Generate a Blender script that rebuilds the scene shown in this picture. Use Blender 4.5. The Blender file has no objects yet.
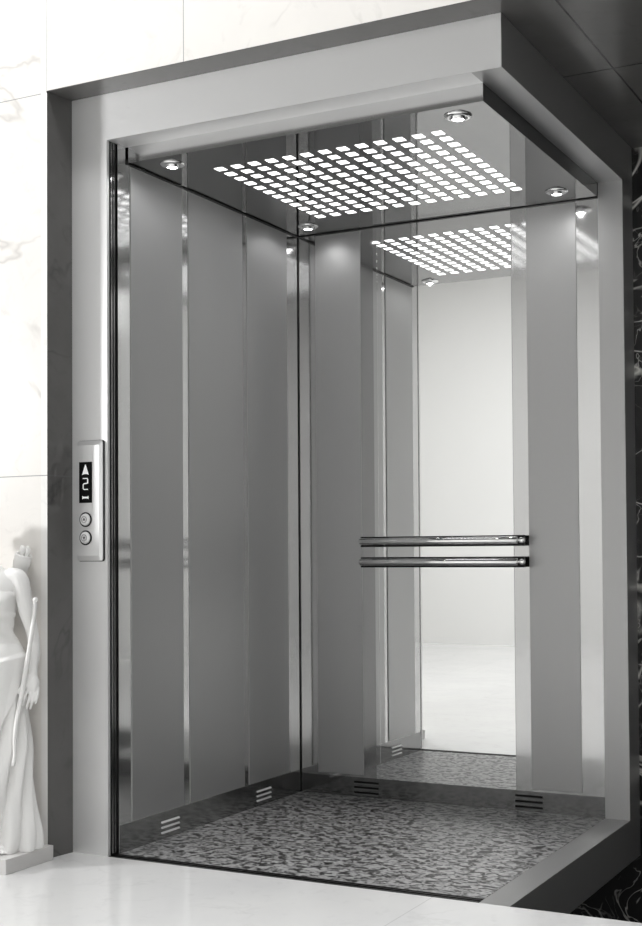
import bpy, bmesh, math, random
from mathutils import Vector, Matrix
PI = math.pi
S = bpy.context.scene
C = S.collection
random.seed(7)

# ------------------------------------------------------------------ camera
CAM_LOC = (2.566, -3.1277, 0.9075)
RX = Vector((0.892185, 0.451614, -0.007184)).normalized()
FW = Vector((-0.451309, 0.891993, 0.025853)).normalized()
CX, CY, F = 359.56, 517.62, 1292.92
cam_d = bpy.data.cameras.new('camera')
cam = bpy.data.objects.new('camera', cam_d); C.objects.link(cam)
UPV = RX.cross(FW)
rot = Matrix((RX, UPV, -FW)).transposed()
cam.matrix_world = Matrix.Translation(CAM_LOC) @ rot.to_4x4()
cam_d.sensor_fit = 'AUTO'; cam_d.sensor_width = 36
cam_d.lens = F / 926 * 36
cam_d.shift_x = (321 - CX) / 926
cam_d.shift_y = (CY - 463) / 926
cam_d.clip_start = 0.05
S.camera = cam

# ------------------------------------------------------------------ world, lights, exposure
w = bpy.data.worlds.new('world'); S.world = w; w.use_nodes = True
bg = w.node_tree.nodes['Background']
bg.inputs[0].default_value = (0.98, 0.99, 1.0, 1); bg.inputs[1].default_value = 0.05

def area(name, loc, target, sx, sy, energy, col=(1, 1, 1), spread=180):
    l = bpy.data.lights.new(name, 'AREA'); l.shape = 'RECTANGLE'; l.size = sx; l.size_y = sy
    l.energy = energy; l.color = col; l.spread = math.radians(spread)
    o = bpy.data.objects.new(name, l); C.objects.link(o); o.location = loc
    d = Vector(target) - Vector(loc)
    o.rotation_euler = d.to_track_quat('-Z', 'Y').to_euler()
    return o
area('left_key_light', (-2.75, -2.15, 1.75), (-0.1, -0.1, 0.9), 0.4, 0.4, 84)  # added key light from the left; no window is built
area('lobby_fill_light', (0.6, -3.2, 4.2), (0.6, -5.2, 0.6), 7.0, 1.0, 150, spread=115)  # unseen fill added to brighten the opposite wall and floor in the mirror
area('entrance_fill_light', (1.9, -1.9, 4.2), (1.5, -1.0, 0), 1.0, 0.8, 11, spread=50)  # unseen fill added to brighten the floor before the lift
area('right_fill_light', (4.2, -2.2, 3.2), (0.2, 0.5, 1.0), 1.2, 1.2, 7)  # unseen fill added from the right to lift the car's left wall
area('wall_washer_light', (0.1, -0.9, 4.2), (0.1, -0.1, 2.4), 3.0, 0.3, 40, spread=130)

S.view_settings.view_transform = 'Standard'
S.view_settings.look = 'None'
S.view_settings.exposure = 0.0
S.view_settings.gamma = 1.0
S.view_settings.use_curve_mapping = False
try:
    S.cycles.use_denoising = True
    S.cycles.max_bounces = 12
    S.cycles.glossy_bounces = 8
    S.cycles.sample_clamp_indirect = 6.0
except Exception:
    pass

# ------------------------------------------------------------------ materials
def new_mat(name):
    m = bpy.data.materials.new(name); m.use_nodes = True
    nt = m.node_tree; return m, nt, nt.nodes['Principled BSDF']
def nd(nt, t, **k):
    n = nt.nodes.new(t)
    for a, v in k.items():
        if a in n.bl_rna.properties: setattr(n, a, v)
        else: n.inputs[a.replace('_', ' ')].default_value = v
    return n
def coords(nt, scale=(1, 1, 1), rot=(0, 0, 0)):
    tc = nd(nt, 'ShaderNodeNewGeometry')
    mp = nd(nt, 'ShaderNodeMapping'); mp.inputs['Scale'].default_value = scale; mp.inputs['Rotation'].default_value = rot
    nt.links.new(tc.outputs['Position'], mp.inputs[0]); return mp.outputs[0]
def ramp(nt, src, stops):
    r = nd(nt, 'ShaderNodeValToRGB'); nt.links.new(src, r.inputs[0])
    e = r.color_ramp.elements
    while len(e) < len(stops): e.new(0.5)
    for i, (p, c) in enumerate(stops):
        e[i].position = p; e[i].color = (c, c, c, 1) if isinstance(c, (int, float)) else (*c, 1)
    return r.outputs[0]
def mix(nt, fac, a, b, mode='MIX'):
    m = nd(nt, 'ShaderNodeMixRGB'); m.blend_type = mode
    for i, v in zip((0, 1, 2), (fac, a, b)):
        if hasattr(v, 'is_linked') or hasattr(v, 'links'): nt.links.new(v, m.inputs[i])
        elif isinstance(v, (int, float)): m.inputs[i].default_value = v if i == 0 else (v, v, v, 1)
        else: m.inputs[i].default_value = (*v, 1)
    return m.outputs[0]
def joint_mask(nt, lines, half=0.0014):
    """1 on the joints: lines is a list of (axis, position)"""
    g = nd(nt, 'ShaderNodeNewGeometry'); sp = nd(nt, 'ShaderNodeSeparateXYZ')
    nt.links.new(g.outputs['Position'], sp.inputs[0]); acc = None
    for ax, c in lines:
        m = nd(nt, 'ShaderNodeMath', operation='COMPARE')
        nt.links.new(sp.outputs[ax], m.inputs[0]); m.inputs[1].default_value = c; m.inputs[2].default_value = half
        if acc is None: acc = m.outputs[0]
        else:
            a = nd(nt, 'ShaderNodeMath', operation='MAXIMUM'); nt.links.new(acc, a.inputs[0]); nt.links.new(m.outputs[0], a.inputs[1]); acc = a.outputs[0]
    return acc
def marble(name, base, dark, vein, lines=(), rough=0.12, vs=1.6, vein_amt=0.6, half=0.0014, joint_col=0.35):
    m, nt, b = new_mat(name)
    co = coords(nt)
    n1 = nd(nt, 'ShaderNodeTexNoise', Scale=2.2, Detail=6.0, Roughness=0.6); nt.links.new(co, n1.inputs['Vector'])
    n2 = nd(nt, 'ShaderNodeTexNoise', Scale=14.0, Detail=8.0, Roughness=0.65, Distortion=0.8); nt.links.new(co, n2.inputs['Vector'])
    c = mix(nt, ramp(nt, n1.outputs[0], [(0.35, 0), (0.7, 1)]), base, dark)
    c = mix(nt, ramp(nt, n2.outputs[0], [(0.56, 0), (0.7, 0.45)]), c, tuple(v * 0.86 for v in dark))
    # veins: thin iso-lines of a warped noise, broken up by another noise
    nv = nd(nt, 'ShaderNodeTexNoise', Scale=vs, Detail=5.0, Roughness=0.55, Distortion=0.6); nt.links.new(co, nv.inputs['Vector'])
    v1 = ramp(nt, nv.outputs[0], [(0.488, 0), (0.5, 1), (0.512, 0)])
    nb = nd(nt, 'ShaderNodeTexNoise', Scale=3.3, Detail=2.0); nt.links.new(co, nb.inputs['Vector'])
    v2 = ramp(nt, nb.outputs[0], [(0.47, 0), (0.6, 1)])
    vm = nd(nt, 'ShaderNodeMath', operation='MULTIPLY'); nt.links.new(v1, vm.inputs[0]); nt.links.new(v2, vm.inputs[1])
    vm2 = nd(nt, 'ShaderNodeMath', operation='MULTIPLY'); nt.links.new(vm.outputs[0], vm2.inputs[0]); vm2.inputs[1].default_value = vein_amt
    c = mix(nt, vm2.outputs[0], c, vein)
    if lines: c = mix(nt, joint_mask(nt, lines, half), c, joint_col)
    nt.links.new(c, b.inputs['Base Color']); b.inputs['Roughness'].default_value = rough
    return m
def metal(name, col, rough, aniso=0.0, streak=None, streak_amt=0.1, bump=0.0):
    m, nt, b = new_mat(name)
    b.inputs['Metallic'].default_value = 1.0
    b.inputs['Base Color'].default_value = (*((col,) * 3 if isinstance(col, float) else col), 1)
    b.inputs['Roughness'].default_value = rough
    if aniso: b.inputs['Anisotropic'].default_value = aniso
    if streak:
        co = coords(nt, streak)
        n = nd(nt, 'ShaderNodeTexNoise', Scale=1.0, Detail=3.0); nt.links.new(co, n.inputs['Vector'])
        lo = rough - streak_amt; hi = rough + streak_amt
        nt.links.new(ramp(nt, n.outputs[0], [(0.3, lo), (0.7, hi)]), b.inputs['Roughness'])
    return m

M = {}
M['wall_marble'] = marble('pale_marble', (0.86, 0.835, 0.80), (0.80, 0.78, 0.75), (0.42, 0.40, 0.38),
                          [(0, -0.0147), (0, 0.4835), (2, 1.141), (2, 2.2965)], rough=0.16, vein_amt=0.5, vs=1.3)
M['trim_marble'] = marble('edge_marble', (0.88, 0.87, 0.85), (0.85, 0.84, 0.82), (0.6, 0.6, 0.6), [(2, 1.141)], rough=0.15, vein_amt=0.2)
M['soffit_marble'] = marble('shaded_soffit_marble', (0.12, 0.118, 0.115), (0.095, 0.093, 0.09), (0.10, 0.10, 0.10),
                            [(0, 1.555), (1, 0.52)], rough=0.2, half=0.003, joint_col=0.015)  # marble darkened in its base colour for the unlit underside
M['shaded_reveal_marble'] = marble('shaded_reveal_marble', (0.125, 0.122, 0.12), (0.095, 0.093, 0.09), (0.05, 0.05, 0.05),
                            [(2, 1.141)], rough=0.10, half=0.002, joint_col=0.12)  # shade of the side turned from the light is put into the base colour
M['floor_marble'] = marble('floor_marble', (0.74, 0.74, 0.73), (0.69, 0.69, 0.69), (0.5, 0.5, 0.5),
                           [(0, 1.19), (0, -1.21), (0, -2.41), (1, -1.2), (1, -2.4), (1, -3.6)], rough=0.10, vein_amt=0.25, half=0.001, joint_col=0.5)
for k_ in ('shaded_reveal_marble', 'soffit_marble'): M[k_].node_tree.nodes['Principled BSDF'].inputs['Specular IOR Level'].default_value = 0.3
def dark_marble():
    m, nt, b = new_mat('black_marble')
    co = coords(nt)
    c = (0.018, 0.018, 0.018)
    for sc, wd, dist, off, amt, lo in ((2.2, 0.016, 1.6, 0.4, 1.0, 0.42), (4.5, 0.012, 1.8, 7.3, 0.7, 0.46), (9.0, 0.010, 1.0, 3.1, 0.15, 0.46)):
        mp = nd(nt, 'ShaderNodeMapping'); mp.inputs['Location'].default_value = (off, off, off); nt.links.new(co, mp.inputs[0])
        n = nd(nt, 'ShaderNodeTexNoise', Scale=sc, Detail=3.5, Roughness=0.5, Distortion=dist); nt.links.new(mp.outputs[0], n.inputs['Vector'])
        v = ramp(nt, n.outputs[0], [(0.5 - wd, 0), (0.5, 1), (0.5 + wd, 0)])
        k = nd(nt, 'ShaderNodeTexNoise', Scale=sc * 1.2, Detail=3.0); nt.links.new(mp.outputs[0], k.inputs['Vector'])
        kk = ramp(nt, k.outputs[0], [(lo, 0), (lo + 0.16, amt)])
        mm = nd(nt, 'ShaderNodeMath', operation='MULTIPLY'); nt.links.new(v, mm.inputs[0]); nt.links.new(kk, mm.inputs[1])
        c = mix(nt, mm.outputs[0], c, (0.85, 0.84, 0.8))
    nt.links.new(c, b.inputs['Base Color']); b.inputs['Roughness'].default_value = 0.2
    return m
M['dark_marble'] = dark_marble()
def granite():
    m, nt, b = new_mat('speckled_granite')
    co = coords(nt, (40, 48, 40), (0, 0, 0.45))
    n = nd(nt, 'ShaderNodeTexNoise', Scale=1.0, Detail=2.0, Roughness=0.5, Distortion=0.9); nt.links.new(co, n.inputs['Vector'])
    n2 = nd(nt, 'ShaderNodeTexNoise', Scale=2.3, Detail=2.0); nt.links.new(co, n2.inputs['Vector'])
    c = ramp(nt, n.outputs[0], [(0.38, 0.012), (0.43, 0.05), (0.47, 0.20), (0.60, 0.42)])
    c = mix(nt, 0.5, c, ramp(nt, n2.outputs[0], [(0.3, 0.55), (0.6, 1.0)]), 'MULTIPLY')
    nt.links.new(c, b.inputs['Base Color']); b.inputs['Roughness'].default_value = 0.3; b.inputs['Specular IOR Level'].default_value = 0.35
    return m
M['granite'] = granite()
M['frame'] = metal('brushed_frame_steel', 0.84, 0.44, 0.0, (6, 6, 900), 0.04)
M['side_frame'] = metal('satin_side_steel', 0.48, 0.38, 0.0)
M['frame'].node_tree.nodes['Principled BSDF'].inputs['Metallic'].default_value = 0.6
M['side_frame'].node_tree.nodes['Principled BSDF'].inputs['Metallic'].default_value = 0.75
M['panel'] = metal('brushed_panel_steel', 0.50, 0.47, 0.0, (420, 420, 420), 0.05)
M['panel'].node_tree.nodes['Principled BSDF'].inputs['Metallic'].default_value = 0.8
M['polished'] = metal('polished_steel', 0.60, 0.10)
M['kick'] = metal('dark_polished_steel', 0.26, 0.10)
M['mirror'] = metal('mirror_glass', (0.93, 0.935, 0.93), 0.006)
M['mirror_edge'] = metal('mirror_bevel', (0.88, 0.885, 0.88), 0.03)
M['ceiling'] = metal('dark_mirror_steel', 0.23, 0.03)
M['fascia'] = metal('fascia_steel', 0.62, 0.16)
M['chrome'] = metal('chrome', 0.93, 0.09)
M['plate'] = metal('satin_plate', 0.82, 0.28)
M['plate'].node_tree.nodes['Principled BSDF'].inputs['Metallic'].default_value = 0.6
def plain(name, c, rough, spec=0.5):
    m, nt, b = new_mat(name); b.inputs['Base Color'].default_value = (*((c,) * 3 if isinstance(c, float) else c), 1)
    b.inputs['Roughness'].default_value = rough; b.inputs['Specular IOR Level'].default_value = spec; return m
M['black'] = plain('flat_black', 0.008, 0.4, 0.2)
M['screen'] = plain('black_display', 0.005, 0.25, 0.1)
M['statue'] = plain('white_stone', (0.90, 0.895, 0.88), 0.4)
M['lip'] = plain('dull_grey_steel', 0.12, 0.5)
M['plinth'] = plain('plinth_stone', (0.62, 0.61, 0.60), 0.4)
M['paint'] = plain('white_wall_paint', (0.72, 0.72, 0.71), 0.7)
M['button'] = plain('pale_button', 0.78, 0.3)
def emis(name, col, s):
    m, nt, b = new_mat(name); b.inputs['Base Color'].default_value = (*col, 1)
    b.inputs['Emission Color'].default_value = (*col, 1); b.inputs['Emission Strength'].default_value = s; return m
M['glow'] = emis('lit_square', (1, 1, 1), 2.1)
M['lamp'] = emis('lit_lens', (1, 1, 1), 14.0)
M['digit'] = emis('lit_digit', (0.7, 0.7, 0.7), 0.45)

# ------------------------------------------------------------------ helpers
def tag(o, label=None, cat=None, group=None, kind=None):
    if label: o['label'] = label
    if cat: o['category'] = cat
    if group: o['group'] = group
    if kind: o['kind'] = kind
    return o
def thing(name, label, cat, loc, group=None):
    o = bpy.data.objects.new(name, None); C.objects.link(o); o.location = loc; o.empty_display_size = 0.05
    return tag(o, label, cat, group)
def wloc(o):
    v = Vector((0, 0, 0))
    while o is not None: v += o.location; o = o.parent
    return v
def obj(name, bm, mat, parent=None, origin=None, smooth=False):
    """link bm (in world coordinates) as one mesh object whose origin is `origin`"""
    if origin is None: origin = wloc(parent) if parent else (0, 0, 0)
    origin = Vector(origin)
    bmesh.ops.recalc_face_normals(bm, faces=bm.faces)
    bmesh.ops.translate(bm, verts=bm.verts, vec=-origin)
    me = bpy.data.meshes.new(name); bm.to_mesh(me); bm.free()
    for mm in (mat if isinstance(mat, (list, tuple)) else [mat]): me.materials.append(mm)
    if smooth:
        for p in me.polygons: p.use_smooth = True
    o = bpy.data.objects.new(name, me); C.objects.link(o)
    if parent: o.parent = parent; o.location = origin - wloc(parent)
    else: o.location = origin
    return o
def box(bm, x0, x1, y0, y1, z0, z1, bev=0.0, mi=0):
    t = bmesh.new()
    vs = [t.verts.new((x, y, z)) for x in (x0, x1) for y in (y0, y1) for z in (z0, z1)]
    for f in ((0, 1, 3, 2), (4, 6, 7, 5), (0, 4, 5, 1), (2, 3, 7, 6), (0, 2, 6, 4), (1, 5, 7, 3)):
        t.faces.new([vs[i] for i in f])
    if bev: bmesh.ops.bevel(t, geom=t.edges[:], offset=bev, segments=2, affect='EDGES', profile=0.5)
    for f in t.faces: f.material_index = mi
    me = bpy.data.meshes.new('t'); t.to_mesh(me); t.free(); bm.from_mesh(me); bpy.data.meshes.remove(me)
    return bm
def B(*a, **k): return box(bmesh.new(), *a, **k)
def prism(bm, pts, y0, y1, axes=(0, 2, 1)):
    """extrude an outline given in axes[0], axes[1] along axes[2]"""
    def P(a, b, c):
        v = [0, 0, 0]; v[axes[0]] = a; v[axes[1]] = b; v[axes[2]] = c; return v
    A = [bm.verts.new(P(a, b, y0)) for a, b in pts]; D = [bm.verts.new(P(a, b, y1)) for a, b in pts]
    bm.faces.new(A); bm.faces.new(D[::-1])
    for i in range(len(pts)):
        j = (i + 1) % len(pts); bm.faces.new((A[i], A[j], D[j], D[i]))
    return bm
def lathe(bm, prof, c, axis, n=32):
    """revolve (r, h) profile around axis through c"""
    a = Vector(axis).normalized(); u = a.orthogonal().normalized(); v = a.cross(u)
    rings = []
    for r, h in prof:
        if r < 1e-6: rings.append([bm.verts.new(Vector(c) + a * h)])
        else: rings.append([bm.verts.new(Vector(c) + a * h + (u * math.cos(2 * PI * i / n) + v * math.sin(2 * PI * i / n)) * r) for i in range(n)])
    for A, D in zip(rings, rings[1:]):
        for i in range(n):
            j = (i + 1) % n
            if len(A) == 1 and len(D) == 1: continue
            if len(A) == 1: bm.faces.new((A[0], D[i], D[j]))
            elif len(D) == 1: bm.faces.new((A[i], A[j], D[0]))
            else: bm.faces.new((A[i], A[j], D[j], D[i]))
    return bm
def tube(bm, pts, radii, n=12):
    pts = [Vector(p) for p in pts]; rings = []; up = None
    for i, p in enumerate(pts):
        d = (pts[min(i + 1, len(pts) - 1)] - pts[max(i - 1, 0)]).normalized()
        if up is None: up = d.orthogonal().normalized()
        up = (up - d * up.dot(d)).normalized(); s = d.cross(up)
        r = radii[i] if isinstance(radii, (list, tuple)) else radii
        rings.append([bm.verts.new(p + (up * math.cos(2 * PI * k / n) + s * math.sin(2 * PI * k / n)) * r) for k in range(n)])
    for A, D in zip(rings, rings[1:]):
        for k in range(n): bm.faces.new((A[k], A[(k + 1) % n], D[(k + 1) % n], D[k]))
    bm.faces.new(rings[0][::-1]); bm.faces.new(rings[-1])
    return bm
def dup(root, loc, label=None):
    r = root.copy(); C.objects.link(r); r.location = loc
    if label: r['label'] = label
    for ch in list(root.children):
        c = ch.copy(); C.objects.link(c); c.parent = r
        for g in ch.children:
            d = g.copy(); C.objects.link(d); d.parent = c
    return r
def struct(name, bm, mat): return tag(obj(name, bm, mat), kind='structure')

# ------------------------------------------------------------------ dimensions (metres)
W, H, T = 1.404, 2.30, 0.141          # opening frame: outer width, height, section
JW, SW = 0.133, 0.085                 # jamb width, side-frame width
XL, YR, ZC = 0.142, 1.157, 2.11       # left wall face, rear wall face, ceiling underside
XR = W - SW                           # open right edge of the car
YC, YS = 0.088, 0.042                 # ceiling front, sill back
YB = 1.285                            # dark marble wall behind

# ------------------------------------------------------------------ structure
struct('floor', B(-4.2, 5.0, -6.2, 0.0, -0.12, 0.0), M['floor_marble'])
bm = B(-4.2, -0.036, -0.10, 0.10, 0, 2.2965)                       # lobby wall beside the lift
box(bm, -4.2, -0.036, -0.10, 0.10, 2.2965, 4.4)
box(bm, -0.0147, 5.0, -0.10, -0.06, 2.3025, 4.4)                     # and over it
struct('wall_front', bm, M['wall_marble'])
bm = B(-0.036, -0.0125, -0.10, -0.06, 0, 2.2965)
box(bm, -0.036, -0.0147, -0.10, -0.06, 2.2965, 4.4)
struct('trim_1', bm, M['trim_marble'])
struct('trim_2', prism(bmesh.new(), [(-0.0355, -0.0985), (-0.0124, -0.0998), (0.0, 0.0), (0.0, 0.10), (-0.0355, 0.10)], 0, 2.2995, (0, 1, 2)), M['shaded_reveal_marble'])      # reveal beside the frame
struct('ceiling', B(-0.0147, 5.0, -0.0999, YB + 0.02, H + 0.0005, H + 0.10), M['soffit_marble'])
struct('wall_back', B(W + 0.002 - 0.9, 5.0, YB, YB + 0.1, -1.4, H + 0.001), M['dark_marble'])
struct('wall_right', B(4.6, 4.7, -6.2, YB, -1.4, 4.4), M['paint'])
struct('wall_opposite', B(-4.2, 5.0, -6.3, -6.2, 0, 4.4), M['paint'])
struct('wall_left', B(-4.3, -4.2, -6.2, 0.1, 0, 4.4), M['paint'])

# ------------------------------------------------------------------ entrance frame
fr = thing('entrance_frame', 'satin steel portal frame around the open lift car, cut away on its right', 'frame', (0.70, 0.0, 0.0))
obj('jamb', B(0.0005, JW, 0.0, 0.012, 0.0, H - T, 0), M['frame'], fr)
bm = B(0.0005, W, 0.0, 0.004, H - T, H)
box(bm, 0.0005, XR, 0.004, YC, H - T, H)
obj('lintel', bm, M['frame'], fr)
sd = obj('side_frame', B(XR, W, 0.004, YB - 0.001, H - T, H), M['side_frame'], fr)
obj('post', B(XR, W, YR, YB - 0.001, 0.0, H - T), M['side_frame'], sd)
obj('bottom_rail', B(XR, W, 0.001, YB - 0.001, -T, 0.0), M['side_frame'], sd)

# sliding door leaves, parked behind the jamb, and the sill they run on
dr = thing('sliding_door', 'narrow steel edges of the retracted lift door behind the left jamb', 'door', (-0.1, 0.02, 0.0))
obj('door_leaf', B(0.002, 0.1355, 0.0165, 0.0235, 0.005, H - T - 0.001), M['kick'], dr)
obj('door_leaf', B(0.002, 0.1365, 0.0290, 0.0330, 0.005, H - T - 0.001), M['kick'], dr)
bm = B(0.002, 0.1345, 0.0125, 0.0160, 0.004, H - T - 0.001)
box(bm, 0.002, 0.1350, 0.0240, 0.0285, 0.004, H - T - 0.001)
box(bm, 0.002, 0.1370, 0.0335, 0.0400, 0.004, H - T - 0.001)
obj('dark_gap_filler', bm, M['black'], dr)  # black strips standing in for the dark gaps between the leaves
bm = B(0.0005, XR - 0.001, 0.001, 0.012, -0.05, 0.0008)
box(bm, 0.0005, XR - 0.001, 0.012, 0.018, -0.05, -0.008)
box(bm, 0.0005, XR - 0.001, 0.018, 0.026, -0.05, 0.0012)
box(bm, 0.0005, XR - 0.001, 0.026, 0.032, -0.05, -0.008)
box(bm, 0.0005, XR - 0.001, 0.032, 0.040, -0.05, 0.0008)
tag(obj('door_sill', bm, M['black']), 'thin black grooved threshold strip between the lobby floor and the lift floor', 'threshold')

# ------------------------------------------------------------------ lift car
car = thing('elevator_car', 'open lift car lined with brushed steel panels, granite floor and dark mirrored ceiling', 'elevator', (0.73, 0.6, 0.0))
obj('car_floor', B(XL, XR - 0.001, YS, YR, -0.04, 0.0), M['granite'], car)
side = obj('side_wall', B(XL - 0.03, XL, YS, YR + 0.03, -0.04, 2.20), M['polished'], car)
for y0, y1 in ((0.104, 0.381), (0.418, 0.753), (0.784, 1.066)):
    obj('brushed_panel', B(XL, XL + 0.003, y0, y1, 0.086, ZC - 0.007, 0.0008), M['panel'], side)
rear = obj('rear_wall', B(XL, XR, YR, YR + 0.03, -0.04, 2.20), M['polished'], car)
for x0, x1 in ((0.2184, 0.409), (1.0600, 1.2400)):
    obj('brushed_panel', B(x0, x1, YR - 0.003, YR, 0.080, ZC - 0.007, 0.0008), M['panel'], rear)
mx0, mx1 = 0.464, 1.004
mir = obj('mirror', B(mx0, mx1, YR - 0.005, YR, 0.072, ZC - 0.007), M['mirror'], rear)
bm = bmesh.new()
for a, b_ in ((mx0, mx0 + 0.016),):
    box(bm, a, b_, YR - 0.0058, YR - 0.005, 0.072, ZC - 0.007)
obj('bevelled_edge', bm, M['mirror_edge'], mir)
obj('kick_plate', B(XL + 0.0005, XR - 0.0005, YR - 0.0012, YR, 0.0005, 0.071), M['kick'], rear)
obj('kick_plate', B(XL, XL + 0.0012, 0.046, YR - 0.0045, 0.0005, 0.084), M['kick'], side)
mir['label'] = 'clear full-height mirror'
# corner gap
obj('corner_joint', B(XL, XL + 0.003, YR - 0.004, YR, 0.0, ZC - 0.004), M['black'], rear)

# louvred vents low in the walls
def vent_side(yc):
    fr_ = bmesh.new(); lips = bmesh.new()
    for k in range(3):
        z = 0.020 + k * 0.0165
        box(fr_, XL + 0.0012, XL + 0.002, yc - 0.05, yc + 0.05, z, z + 0.005)
        prism(lips, [(XL + 0.002, z + 0.0005), (XL + 0.006, z - 0.0025), (XL + 0.006, z - 0.0015), (XL + 0.002, z + 0.0035)], yc - 0.05, yc + 0.05, (0, 2, 1))
    v = obj('vent_grille', fr_, M['black'], side)
    obj('louvre', lips, M['button'], v)
def vent_rear(xc):
    fr_ = bmesh.new(); lips = bmesh.new()
    for k in range(3):
        z = 0.012 + k * 0.019
        box(fr_, xc - 0.05, xc + 0.05, YR - 0.002, YR - 0.0012, z, z + 0.007)
        prism(lips, [(YR - 0.0012, z - 0.004), (YR - 0.005, z - 0.004), (YR - 0.0012, z + 0.001)], xc - 0.05, xc + 0.05, (1, 2, 0))
    v = obj('vent_grille', fr_, M['black'], rear)
    obj('louvre', lips, M['lip'], v)
vent_side(0.303); vent_side(0.880)
vent_rear(0.419); vent_rear(1.049)

# ceiling with its grid of lit squares
cl = obj('car_ceiling', B(XL + 0.006, XR - 0.0005, YC, YR - 0.006, ZC, 2.19), [M['ceiling']], car)
for p in cl.data.polygons: pass
cl.data.materials.append(M['fascia'])
for p in cl.data.polygons:
    if p.normal.y < -0.9: p.material_index = 1
bm = B(XL, XL + 0.006, YC, YR - 0.006, ZC - 0.003, ZC + 0.012)
box(bm, XL, XR, YR - 0.006, YR, ZC - 0.003, ZC + 0.012)
obj('shadow_gap', bm, M['black'], cl)
NX, NY = 13, 12
sq = []
for j in range(NY):
    for i in range(NX):
        sq.append((0.364 + i * (1.1072 - 0.364) / 12, 0.2758 + j * (0.928 - 0.2758) / 11))
cx_, cy_ = CAM_LOC[0], CAM_LOC[1]
sq.sort(key=lambda p: (p[0] - cx_) ** 2 + (p[1] - cy_) ** 2)
hs = 0.0154
first = None
for x, y in sq[:100]:
    if first is None:
        first = obj('light_square', B(x - hs, x + hs, y - hs, y + hs, ZC - 0.0012, ZC + 0.001), M['glow'], cl, origin=(x, y, ZC))
    else:
        o = first.copy(); C.objects.link(o); o.parent = cl; o.location = Vector((x, y, ZC)) - wloc(cl)
bm = bmesh.new()
for x, y in sq[100:]: box(bm, x - hs, x + hs, y - hs, y + hs, ZC - 0.0012, ZC + 0.001)
tag(obj('light_square', bm, M['glow'], cl), kind='stuff')

# downlights in the four corners
def ring(bm, c):
    return lathe(bm, [(0.0, -0.004), (0.017, -0.004), (0.019, -0.013), (0.024, -0.0135), (0.0385, -0.003), (0.0385, 0.0)], c, (0, 0, 1), 40)
dl = [((0.260, 0.162), 'front left corner'), ((1.2135, 0.167), 'front right corner'),
      ((1.2170, 1.022), 'rear right corner'), ((0.2560, 1.033), 'rear left corner')]
d0 = None
for (x, y), where in dl:
    lab = 'round chrome recessed downlight in the %s of the dark car ceiling' % where
    if d0 is None:
        d0 = thing('downlight', lab, 'light', (x, y, ZC), 'downlights in the car ceiling')
        obj('trim_ring', lathe(bmesh.new(), [(0.0385, 0.0), (0.0385, -0.003), (0.030, -0.0065), (0.0245, -0.006), (0.023, -0.001), (0.0205, -0.001), (0.0205, -0.011), (0.0175, -0.0125), (0.0165, -0.010), (0.0165, 0)], (x, y, ZC), (0, 0, 1), 40), M['chrome'], d0, smooth=True)
        obj('lens', lathe(bmesh.new(), [(0.0, -0.0115), (0.012, -0.0112), (0.0163, -0.0095), (0.0163, 0)], (x, y, ZC), (0, 0, 1), 32), M['lamp'], d0, smooth=True)
        ld = bpy.data.lights.new('downlight_lamp', 'SPOT'); ld.energy = 1.1; ld.spot_size = math.radians(160); ld.spot_blend = 1.0; ld.shadow_soft_size = 0.008
        lo = bpy.data.objects.new('downlight_lamp', ld); C.objects.link(lo); lo.parent = d0; lo.location = (0, 0, -0.016)
    else: dup(d0, (x, y, ZC), lab)

# handrails
def handrail(z, label):
    x0, x1, y, r = 0.431, 1.043, 1.093, 0.0138
    t = thing('handrail', label, 'handrail', ((x0 + x1) / 2, YR - 0.005, z), 'handrails across the mirror')
    bm = bmesh.new()
    lathe(bm, [(0, 0), (r * 0.72, 0), (r, 0.004), (r, x1 - x0 - 0.004), (r * 0.72, x1 - x0), (0, x1 - x0)], (x0, y, z), (1, 0, 0), 32)
    ra = obj('rail', bm, M['chrome'], t, smooth=True)
    obj('backing_bar', B(x0 + 0.001, x1 + 0.018, y + 0.004, y + 0.020, z - 0.0195, z + 0.0175), M['black'], t)
    obj('end_cap', lathe(bmesh.new(), [(0, 0.001), (0.009, 0.0), (0.0115, -0.004), (0.0115, -0.012), (0, -0.012)], (x1 + 0.010, y - 0.002, z), (0, -1, 0), 24), M['chrome'], t, smooth=True)
    for x in (x0 + 0.03, x1 - 0.010):
        obj('bracket', lathe(bmesh.new(), [(0, 0), (0.010, 0), (0.010, YR - y - 0.028), (0, YR - y - 0.028)], (x, y + 0.0205, z), (0, 1, 0), 20), M['chrome'], t)
    return t
handrail(0.9415, 'upper of the two chrome tube handrails across the rear mirror')
handrail(0.8670, 'lower of the two chrome tube handrails across the rear mirror')

# ------------------------------------------------------------------ call panel on the jamb
cp = thing('call_panel', 'steel call panel with black floor display and two round buttons on the left jamb', 'control panel', (0.0735, 0.0, 1.065))
px0, px1, pz0, pz1, pd = 0.0255, 0.1215, 0.8835, 1.2475, -0.0135
bm = bmesh.new()
c_ = 0.016
o_ = [(px0, pz0), (px1, pz0), (px1, pz1), (px0, pz1)]
def rr(x0, x1, z0, z1, r, n=5):
    out = []
    for (cx, cz, a0) in ((x1 - r, z0 + r, -90), (x1 - r, z1 - r, 0), (x0 + r, z1 - r, 90), (x0 + r, z0 + r, 180)):
        for k in range(n + 1):
            a = math.radians(a0 + 90 * k / n); out.append((cx + r * math.cos(a), cz + r * math.sin(a)))
    return out
levels = [(-0.0002, rr(px0, px1, pz0, pz1, 0.008)), (-0.0085, rr(px0, px1, pz0, pz1, 0.008)),
          (pd, rr(px0 + 0.004, px1 - 0.009, pz0 + 0.016, pz1 - 0.014, 0.004))]
rings = [[bm.verts.new((x, y, z)) for x, z in L] for y, L in levels]
for A, D in zip(rings, rings[1:]):
    for i in range(len(A)): bm.faces.new((A[i], A[(i + 1) % len(A)], D[(i + 1) % len(A)], D[i]))
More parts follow.
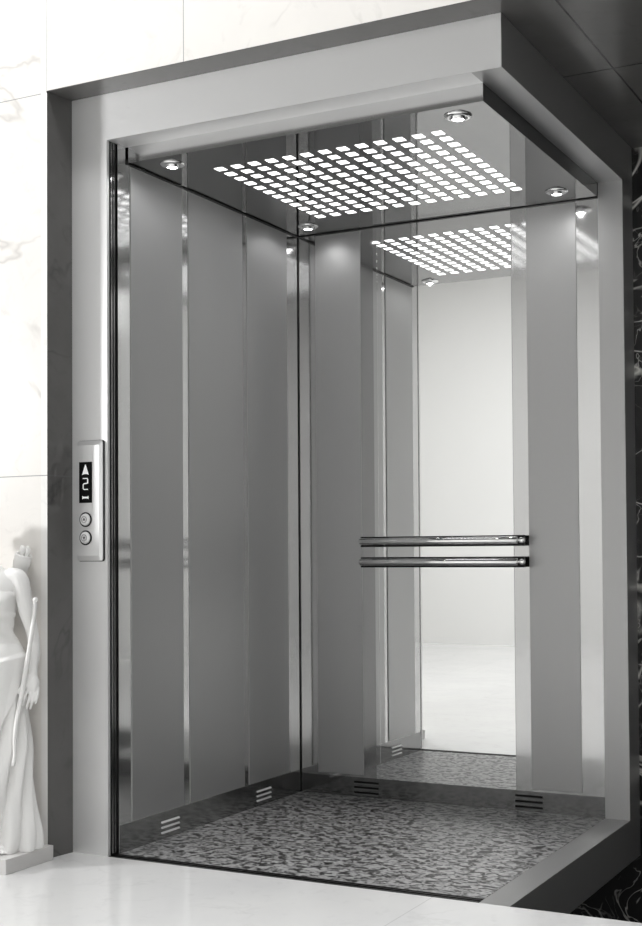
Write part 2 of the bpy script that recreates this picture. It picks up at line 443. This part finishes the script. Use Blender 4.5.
bm.faces.new(rings[-1]); bm.faces.new(rings[0][::-1])
obj('faceplate', bm, M['plate'], cp)
obj('plate_side_shade', prism(bmesh.new(), rr(px0 + 0.001, px1 + 0.0022, pz0 - 0.0015, pz1 + 0.001, 0.008), -0.0045, -0.0001), M['black'], cp)  # black rim behind the plate, standing in for its shaded side face
disp = obj('display', B(0.0380, 0.0865, pd - 0.0012, pd + 0.001, 1.0590, 1.1830), M['screen'], cp)
ye, yf_ = pd - 0.0022, pd - 0.0010
xc = 0.0625
obj('arrow_symbol', prism(bmesh.new(), [(xc - 0.0125, 1.1440), (xc - 0.004, 1.1465), (xc + 0.004, 1.1465), (xc + 0.0125, 1.1440), (xc + 0.001, 1.1750), (xc - 0.001, 1.1750)], ye, yf_), M['digit'], disp)
bm = bmesh.new()
z0, z1, zm, a, b_, t_ = 1.0985, 1.1345, 1.1165, xc - 0.0100, xc + 0.0105, 0.0028
# the 2, drawn with rounded strokes
prism(bm, [(a, z1 - t_), (b_ - 0.004, z1 - t_), (b_ - 0.004, z1), (a, z1)], ye, yf_)
prism(bm, [(b_ - 0.004, z1), (b_ - t_ - 0.001, z1 - t_), (b_ - t_ - 0.001, zm + 0.003), (b_, zm + 0.001), (b_, z1 - 0.004)], ye, yf_)
prism(bm, [(a + 0.004, zm - t_ / 2), (b_, zm + 0.001), (b_ - 0.003, zm + 0.004), (a + 0.003, zm + 0.002)], ye, yf_)
prism(bm, [(a, z0 + 0.003), (a + t_, z0 + 0.003), (a + t_, zm - 0.001), (a + 0.003, zm + 0.002), (a, zm - 0.002)], ye, yf_)
prism(bm, [(a, z0 + 0.004), (a + 0.004, z0), (b_ - 0.001, z0), (b_ - 0.001, z0 + t_), (a + t_, z0 + t_)], ye, yf_)
obj('digit', bm, M['digit'], disp)
obj('bar_symbol', prism(bmesh.new(), [(xc - 0.0115, 1.0705), (xc - 0.007, 1.0725), (xc + 0.007, 1.0725), (xc + 0.0115, 1.0705), (xc + 0.0115, 1.0800), (xc + 0.007, 1.0778), (xc - 0.007, 1.0778), (xc - 0.0115, 1.0800)], ye, yf_), M['digit'], disp)
for z in (1.0085, 0.9535):
    bt = obj('button', lathe(bmesh.new(), [(0, 0.0085), (0.013, 0.0085), (0.0175, 0.0055), (0.0185, 0.0)], (xc, pd, z), (0, -1, 0), 32), M['button'], cp, smooth=False)
    obj('button_rim', lathe(bmesh.new(), [(0.0187, 0.0), (0.0187, 0.0022), (0.0225, 0.0022), (0.0225, 0.0)], (xc, pd, z), (0, -1, 0), 32), M['black'], bt)
    # raised round braille field with an arrow
    bm = bmesh.new()
    s = 1 if z > 1 else -1
    prism(bm, [(xc - 0.005, z - 0.003 * s), (xc + 0.005, z - 0.003 * s), (xc, z + 0.006 * s)], pd - 0.0095, pd - 0.0084)
    lathe(bm, [(0.0098, 0.0084), (0.0098, 0.0095), (0.0088, 0.0095), (0.0088, 0.0084)], (xc, pd, z), (0, -1, 0), 28)
    obj('button_mark', bm, M['lip'], bt)

# ------------------------------------------------------------------ statue
SC = Vector((-0.135, -0.205, 0.0)); PHI = math.radians(20)
RM = Matrix.Translation(SC) @ Matrix.Rotation(PHI, 4, 'Z')
def L(x, y, z): return RM @ Vector((x, y, z))
st = thing('statue', 'white stone statue of a draped woman with bow and quiver beside the lift', 'statue', (SC.x, SC.y, 0.0))
obj('plinth', B(-0.37, 0.010, -0.303, -0.1005, 0.0, 0.043, 0.0015), M['plinth'], st)

def blob(bm, c, r, sc=(1, 1, 1), seg=20):
    m = Matrix.Translation(Vector(c)) @ Matrix.Diagonal((r * sc[0], r * sc[1], r * sc[2], 1))
    bmesh.ops.create_uvsphere(bm, u_segments=seg, v_segments=seg // 2, radius=1.0, matrix=RM @ m)
def limb(bm, pts, rad, n=14):
    P = [Vector(p) for p in pts]; pp, rr_ = [], []
    # Catmull-Rom through the joints
    for i in range(len(P) - 1):
        a, b, c, d = P[max(i - 1, 0)], P[i], P[i + 1], P[min(i + 2, len(P) - 1)]
        for k in range(6):
            t = k / 6
            pp.append(0.5 * (2 * b + (c - a) * t + (2 * a - 5 * b + 4 * c - d) * t * t + (3 * b - a - 3 * c + d) * t ** 3))
            s_ = t * t * (3 - 2 * t); rr_.append(rad[i] * (1 - s_) + rad[i + 1] * s_)
    pp.append(P[-1]); rr_.append(rad[-1])
    tube(bm, [RM @ p for p in pp], rr_, n)
    blob(bm, P[0], rad[0], seg=14); blob(bm, P[-1], rad[-1], seg=14)
def loft(bm, rows, n=48, fn=None, cap=True):
    """rows (z, cx, cy, a, b); fn(theta, z) adds to the radius"""
    R_ = []
    for z, cx, cy, a, b in rows:
        ring_ = []
        for k in range(n):
            th = 2 * PI * k / n
            e = fn(th, z) if fn else 0.0
            ring_.append(bm.verts.new(L(cx + (a + e) * math.cos(th), cy + (b + e) * math.sin(th), z)))
        R_.append(ring_)
    for A, D in zip(R_, R_[1:]):
        for k in range(n): bm.faces.new((A[k], A[(k + 1) % n], D[(k + 1) % n], D[k]))
    if cap: bm.faces.new(R_[0]); bm.faces.new(R_[-1][::-1])
def interp(rows, m):
    out = []
    for i in range(len(rows) - 1):
        a, b, c, d = [Vector(rows[max(0, min(len(rows) - 1, i + o))]) if False else rows[max(0, min(len(rows) - 1, i + o))] for o in (-1, 0, 1, 2)]
        for k in range(m):
            t = k / m
            out.append(tuple(0.5 * (2 * b[q] + (c[q] - a[q]) * t + (2 * a[q] - 5 * b[q] + 4 * c[q] - d[q]) * t * t + (3 * b[q] - a[q] - 3 * c[q] + d[q]) * t ** 3) for q in range(5)))
    out.append(rows[-1]); return out
bm = bmesh.new()
torso = [(0.50, 0, 0, 0.092, 0.070), (0.60, 0, 0, 0.096, 0.072), (0.64, 0, 0, 0.082, 0.062), (0.675, 0, 0, 0.064, 0.050), (0.71, 0, 0, 0.063, 0.050),
         (0.74, 0, 0, 0.068, 0.053), (0.785, 0, 0, 0.078, 0.054), (0.82, 0, 0.002, 0.082, 0.044), (0.845, 0, 0.004, 0.070, 0.034), (0.864, 0, 0.006, 0.038, 0.028),
         (0.876, -0.006, 0.004, 0.026, 0.025)]
loft(bm, interp(torso, 4), 40)
for s in (-1, 1):
    blob(bm, (s * 0.036, -0.042, 0.768), 0.031)
# right arm of the picture: hangs down and holds the bow
limb(bm, [(0.062, 0.002, 0.842), (0.088, 0.0, 0.828), (0.106, 0.0, 0.745), (0.126, 0.002, 0.672), (0.134, -0.006, 0.62), (0.134, -0.014, 0.572), (0.134, -0.016, 0.548)],
     [0.024, 0.026, 0.0225, 0.0175, 0.0175, 0.0125, 0.013])
# palm
limb(bm, [(0.134, -0.016, 0.550), (0.138, -0.020, 0.530), (0.138, -0.022, 0.512)], [0.0125, 0.0165, 0.0150])
limb(bm, [(0.129, -0.022, 0.548), (0.129, -0.026, 0.516)], [0.011, 0.0125])
fing = [((0.125, -0.028, 0.516), (0.121, -0.042, 0.494), (0.115, -0.042, 0.476), (0.112, -0.034, 0.466)),
        ((0.134, -0.027, 0.512), (0.132, -0.040, 0.486), (0.126, -0.041, 0.465), (0.122, -0.033, 0.454)),
        ((0.143, -0.024, 0.512), (0.143, -0.036, 0.486), (0.137, -0.038, 0.465), (0.132, -0.032, 0.455)),
        ((0.151, -0.019, 0.516), (0.154, -0.030, 0.496), (0.150, -0.032, 0.479), (0.145, -0.028, 0.470))]
for f in fing: limb(bm, f, [0.0050, 0.0042, 0.0038, 0.0032], 10)
limb(bm, [(0.128, -0.026, 0.546), (0.117, -0.036, 0.528), (0.106, -0.040, 0.513), (0.100, -0.040, 0.503)], [0.0085, 0.0065, 0.0055, 0.0044], 10)
# other arm, out of the picture: bent, hand resting on the hip
limb(bm, [(-0.062, 0.002, 0.842), (-0.088, 0.0, 0.828), (-0.118, 0.01, 0.745), (-0.150, 0.012, 0.682), (-0.135, -0.020, 0.642), (-0.106, -0.045, 0.612)],
     [0.024, 0.026, 0.0225, 0.0175, 0.0165, 0.0125])
limb(bm, [(-0.106, -0.045, 0.612), (-0.092, -0.058, 0.600)], [0.0130, 0.0145])
for k in range(4):
    limb(bm, [(-0.092 + 0.004 * k, -0.062, 0.610 - 0.008 * k), (-0.074 + 0.002 * k, -0.076, 0.602 - 0.009 * k), (-0.058, -0.080, 0.592 - 0.009 * k)], [0.0055, 0.005, 0.004], 10)
limb(bm, [(-0.098, -0.058, 0.616), (-0.082, -0.064, 0.634), (-0.072, -0.062, 0.642)], [0.007, 0.0055, 0.0045], 10)
# head, face and hair
hz = 0.962
hx = -0.045
_blob, _limb = blob, limb
def blob(bm, c, r, sc=(1, 1, 1), seg=20): _blob(bm, (c[0] + hx, c[1], c[2]), r, sc, seg)
def limb(bm, pts, rad, n=14): _limb(bm, [(p[0] + hx, p[1], p[2]) for p in pts], rad, n)
_limb(bm, [(0, 0.004, 0.86), (-0.014, 0.002, 0.89), (-0.036, -0.002, 0.925)], [0.026, 0.023, 0.023])
blob(bm, (0, -0.004, hz), 0.052, (0.86, 1.0, 1.18), 28)
blob(bm, (0, -0.020, hz - 0.030), 0.034, (0.95, 0.95, 1.0), 24)
limb(bm, [(0, -0.053, hz + 0.004), (0, -0.061, hz - 0.012), (0, -0.064, hz - 0.018)], [0.0045, 0.0055, 0.0065], 10)
blob(bm, (0, -0.053, hz - 0.034), 0.0085, (1.5, 0.7, 0.45)); blob(bm, (0, -0.052, hz - 0.040), 0.008, (1.3, 0.8, 0.5))
blob(bm, (0, -0.048, hz - 0.054), 0.011)
for s in (-1, 1):
    blob(bm, (s * 0.018, -0.046, hz + 0.002), 0.0075, (1.3, 0.7, 0.8)); blob(bm, (s * 0.018, -0.047, hz + 0.013), 0.008, (1.7, 0.7, 0.45))
    blob(bm, (s * 0.0445, 0.002, hz - 0.008), 0.012, (0.45, 0.8, 1.2))
blob, limb = _blob, _limb
# legs under the skirt, feet
for s in (-1, 1): limb(bm, [(0.045 * s, 0.0, 0.56), (0.046 * s, 0.0, 0.33), (0.052 * s - (0.0 if s > 0 else -0.0), 0.0, 0.075)], [0.05, 0.036, 0.02])
for fx, fy in ((0.064, -0.045), (-0.045, -0.02)):
    limb(bm, [(fx - 0.012, fy + 0.045, 0.075), (fx - 0.004, fy + 0.01, 0.064), (fx, fy - 0.030, 0.055)], [0.020, 0.0175, 0.0125])
    limb(bm, [(fx - 0.018, fy + 0.0, 0.060), (fx - 0.014, fy - 0.030, 0.054)], [0.014, 0.010])
    for k in range(5):
        tx = fx - 0.024 + 0.0105 * k; ty = fy - 0.030 + (0.003 * k if k else 0.002)
        limb(bm, [(tx, ty, 0.054), (tx, ty - 0.018 + 0.002 * k, 0.054), (tx, ty - 0.028 + 0.002 * k, 0.0485)], [0.0065, 0.0058, 0.0052] if k else [0.0078, 0.0072, 0.0062], 10)
body = obj('body', bm, M['statue'], st, smooth=True)
rm = body.modifiers.new('remesh', 'REMESH'); rm.mode = 'VOXEL'; rm.voxel_size = 0.0021; rm.use_smooth_shade = True
sm = body.modifiers.new('smooth', 'SMOOTH'); sm.factor = 0.5; sm.iterations = 2
def bake(o):
    dg = bpy.context.evaluated_depsgraph_get()
    me = bpy.data.meshes.new_from_object(o.evaluated_get(dg)); o.modifiers.clear(); o.data = me
    for p in me.polygons: p.use_smooth = True
bake(body)
# hair as its own part
bm = bmesh.new()
blob = lambda b, c, r, sc=(1, 1, 1), seg=20: _blob(b, (c[0] + hx, c[1], c[2]), r, sc, seg)
limb = lambda b, p, r, n=14: _limb(b, [(v[0] + hx, v[1], v[2]) for v in p], r, n)
for q in range(11):
    a0 = PI * (q / 10)
    limb(bm, [(0.036 * math.cos(a0), -0.048 * math.sin(a0) * 0.7 - 0.008, hz + 0.030 + 0.014 * math.sin(a0)), (0.045 * math.cos(a0), 0.012, hz + 0.034 + 0.02 * math.sin(a0)), (0.036 * math.cos(a0), 0.042, hz + 0.012), (0.012 * math.cos(a0), 0.056, hz - 0.004)], [0.008, 0.0085, 0.0085, 0.007], 10)
blob(bm, (0, 0.060, hz - 0.002), 0.021)
blob(bm, (0, 0.010, hz + 0.012), 0.050, (0.9, 0.95, 1.05))
blob, limb = _blob, _limb
hair = obj('hair', bm, M['statue'], st, smooth=True)
r2 = hair.modifiers.new('remesh', 'REMESH'); r2.mode = 'VOXEL'; r2.voxel_size = 0.003; bake(hair)

# drapery: skirt with a swag, and a pleated bodice
def ss(a, b, x):
    t = max(0.0, min(1.0, (x - a) / (b - a))); return t * t * (3 - 2 * t)
def skirt_fn(th, z):
    # theta = -90 deg is the front of the statue
    f = (th + PI / 2 + PI) % (2 * PI) - PI           # 0 at the front, + towards the bow hand
    low = 0.285 + 0.15 * f + 0.05 * math.sin(f * 1.3)  # lower border of the swag
    k = 1 - ss(0.30, 0.62, z)
    e = 0.0
    # long diagonal folds gathering at the bow-side hip
    ph = 6.0 * f + 12.5 * (0.62 - z)
    e += (0.004 + 0.011 * k) * (abs(math.sin(ph / 1.0)) ** 0.8 * 2 - 1.1)
    e += 0.004 * k * math.sin(15 * f - 14 * z)
    # swag, thrown over them
    s = ss(low - 0.006, low + 0.006, z)
    e = e * (1 - 0.85 * s) + s * (0.013 + 0.0035 * math.sin(26 * (z - 0.115 * f) + 0.6))
    # rolled waist edge of the skirt, running low at the front left
    edge = 0.582 + 0.028 * math.sin(f)
    e -= 0.006 * ss(edge - 0.002, edge + 0.010, z)
    e += 0.0012 * math.exp(-((z - edge + 0.004) / 0.005) ** 2)
    return e
skirt = [(0.0435, -0.005, -0.002, 0.148, 0.082), (0.055, -0.005, -0.002, 0.149, 0.084), (0.09, -0.005, -0.002, 0.145, 0.083), (0.13, -0.004, -0.002, 0.133, 0.080), (0.18, -0.003, 0, 0.120, 0.077),
         (0.26, -0.001, 0, 0.110, 0.076), (0.35, 0.002, 0, 0.108, 0.077), (0.45, 0, 0, 0.102, 0.078), (0.52, 0, 0, 0.099, 0.078), (0.58, 0, 0, 0.100, 0.076),
         (0.60, 0, 0, 0.099, 0.074), (0.625, 0, 0, 0.091, 0.069), (0.645, 0, 0, 0.079, 0.061)]
bm = bmesh.new(); loft(bm, interp(skirt, 14), 220, skirt_fn)
obj('skirt', bm, M['statue'], st, smooth=True)
def bod_fn(th, z):
    f = (th + PI / 2 + PI) % (2 * PI) - PI
    bust = 0.029 * (math.exp(-((f - 0.62) / 0.42) ** 2) + math.exp(-((f + 0.62) / 0.42) ** 2)) * math.exp(-((z - 0.766) / 0.030) ** 2)
    pl = 0.0018 * math.sin(120 * (z + 0.05 * f)) * (1 - ss(0.70, 0.73, z))
    belt = 0.004 * math.exp(-((z - 0.729 - 0.012 * math.cos(f)) / 0.006) ** 2)
    return 0.0035 + bust + pl + belt
bod = [(0.63, 0, 0, 0.086, 0.066), (0.65, 0, 0, 0.076, 0.059), (0.675, 0, 0, 0.064, 0.050), (0.71, 0, 0, 0.063, 0.050), (0.74, 0, 0, 0.068, 0.053), (0.785, 0, 0, 0.076, 0.054), (0.797, 0, 0, 0.072, 0.050)]
bm = bmesh.new(); loft(bm, interp(bod, 8), 120, bod_fn)
obj('bodice', bm, M['statue'], st, smooth=True)
# bow
bm = bmesh.new()
bp = [(0.146, -0.030, 0.765), (0.144, -0.034, 0.72), (0.134, -0.040, 0.64), (0.122, -0.044, 0.56), (0.113, -0.048, 0.50), (0.106, -0.062, 0.44), (0.103, -0.076, 0.38), (0.104, -0.080, 0.33), (0.101, -0.082, 0.302)]
limb(bm, bp, [0.0058, 0.0062, 0.0068, 0.0072, 0.0072, 0.0068, 0.006, 0.005, 0.0055])
blob(bm, (0.1465, -0.030, 0.772), 0.0078)
obj('bow', bm, M['statue'], st, smooth=True)
# quiver with arrows on the back
bm = bmesh.new()
a_, b2 = RM @ Vector((0.0, 0.085, 0.66)), RM @ Vector((0.081, 0.050, 0.905))
ln = (b2 - a_).length
lathe(bm, [(0, 0), (0.017, 0.002), (0.020, 0.03), (0.0235, ln - 0.035), (0.0255, ln - 0.033), (0.0255, ln - 0.004), (0.0245, ln), (0.020, ln), (0.019, ln - 0.02), (0, ln - 0.02)], a_, b2 - a_, 32)
q = obj('quiver', bm, M['statue'], st, smooth=True)
dv = (b2 - a_).normalized()
for ox, oy, hh in ((-0.014, 0, 0.028), (-0.001, -0.007, 0.024), (0.012, 0.0, 0.021), (-0.004, 0.012, 0.026)):
    p = b2 + Vector((ox, oy, 0)) - dv * 0.02
    bm = bmesh.new(); tube(bm, [p, p + dv * (0.02 + hh * 0.4), p + dv * (0.02 + hh * 0.9), p + dv * (0.02 + hh)], [0.0055, 0.0066, 0.0062, 0.0035], 12)
    obj('arrow', bm, M['statue'], q, smooth=True)
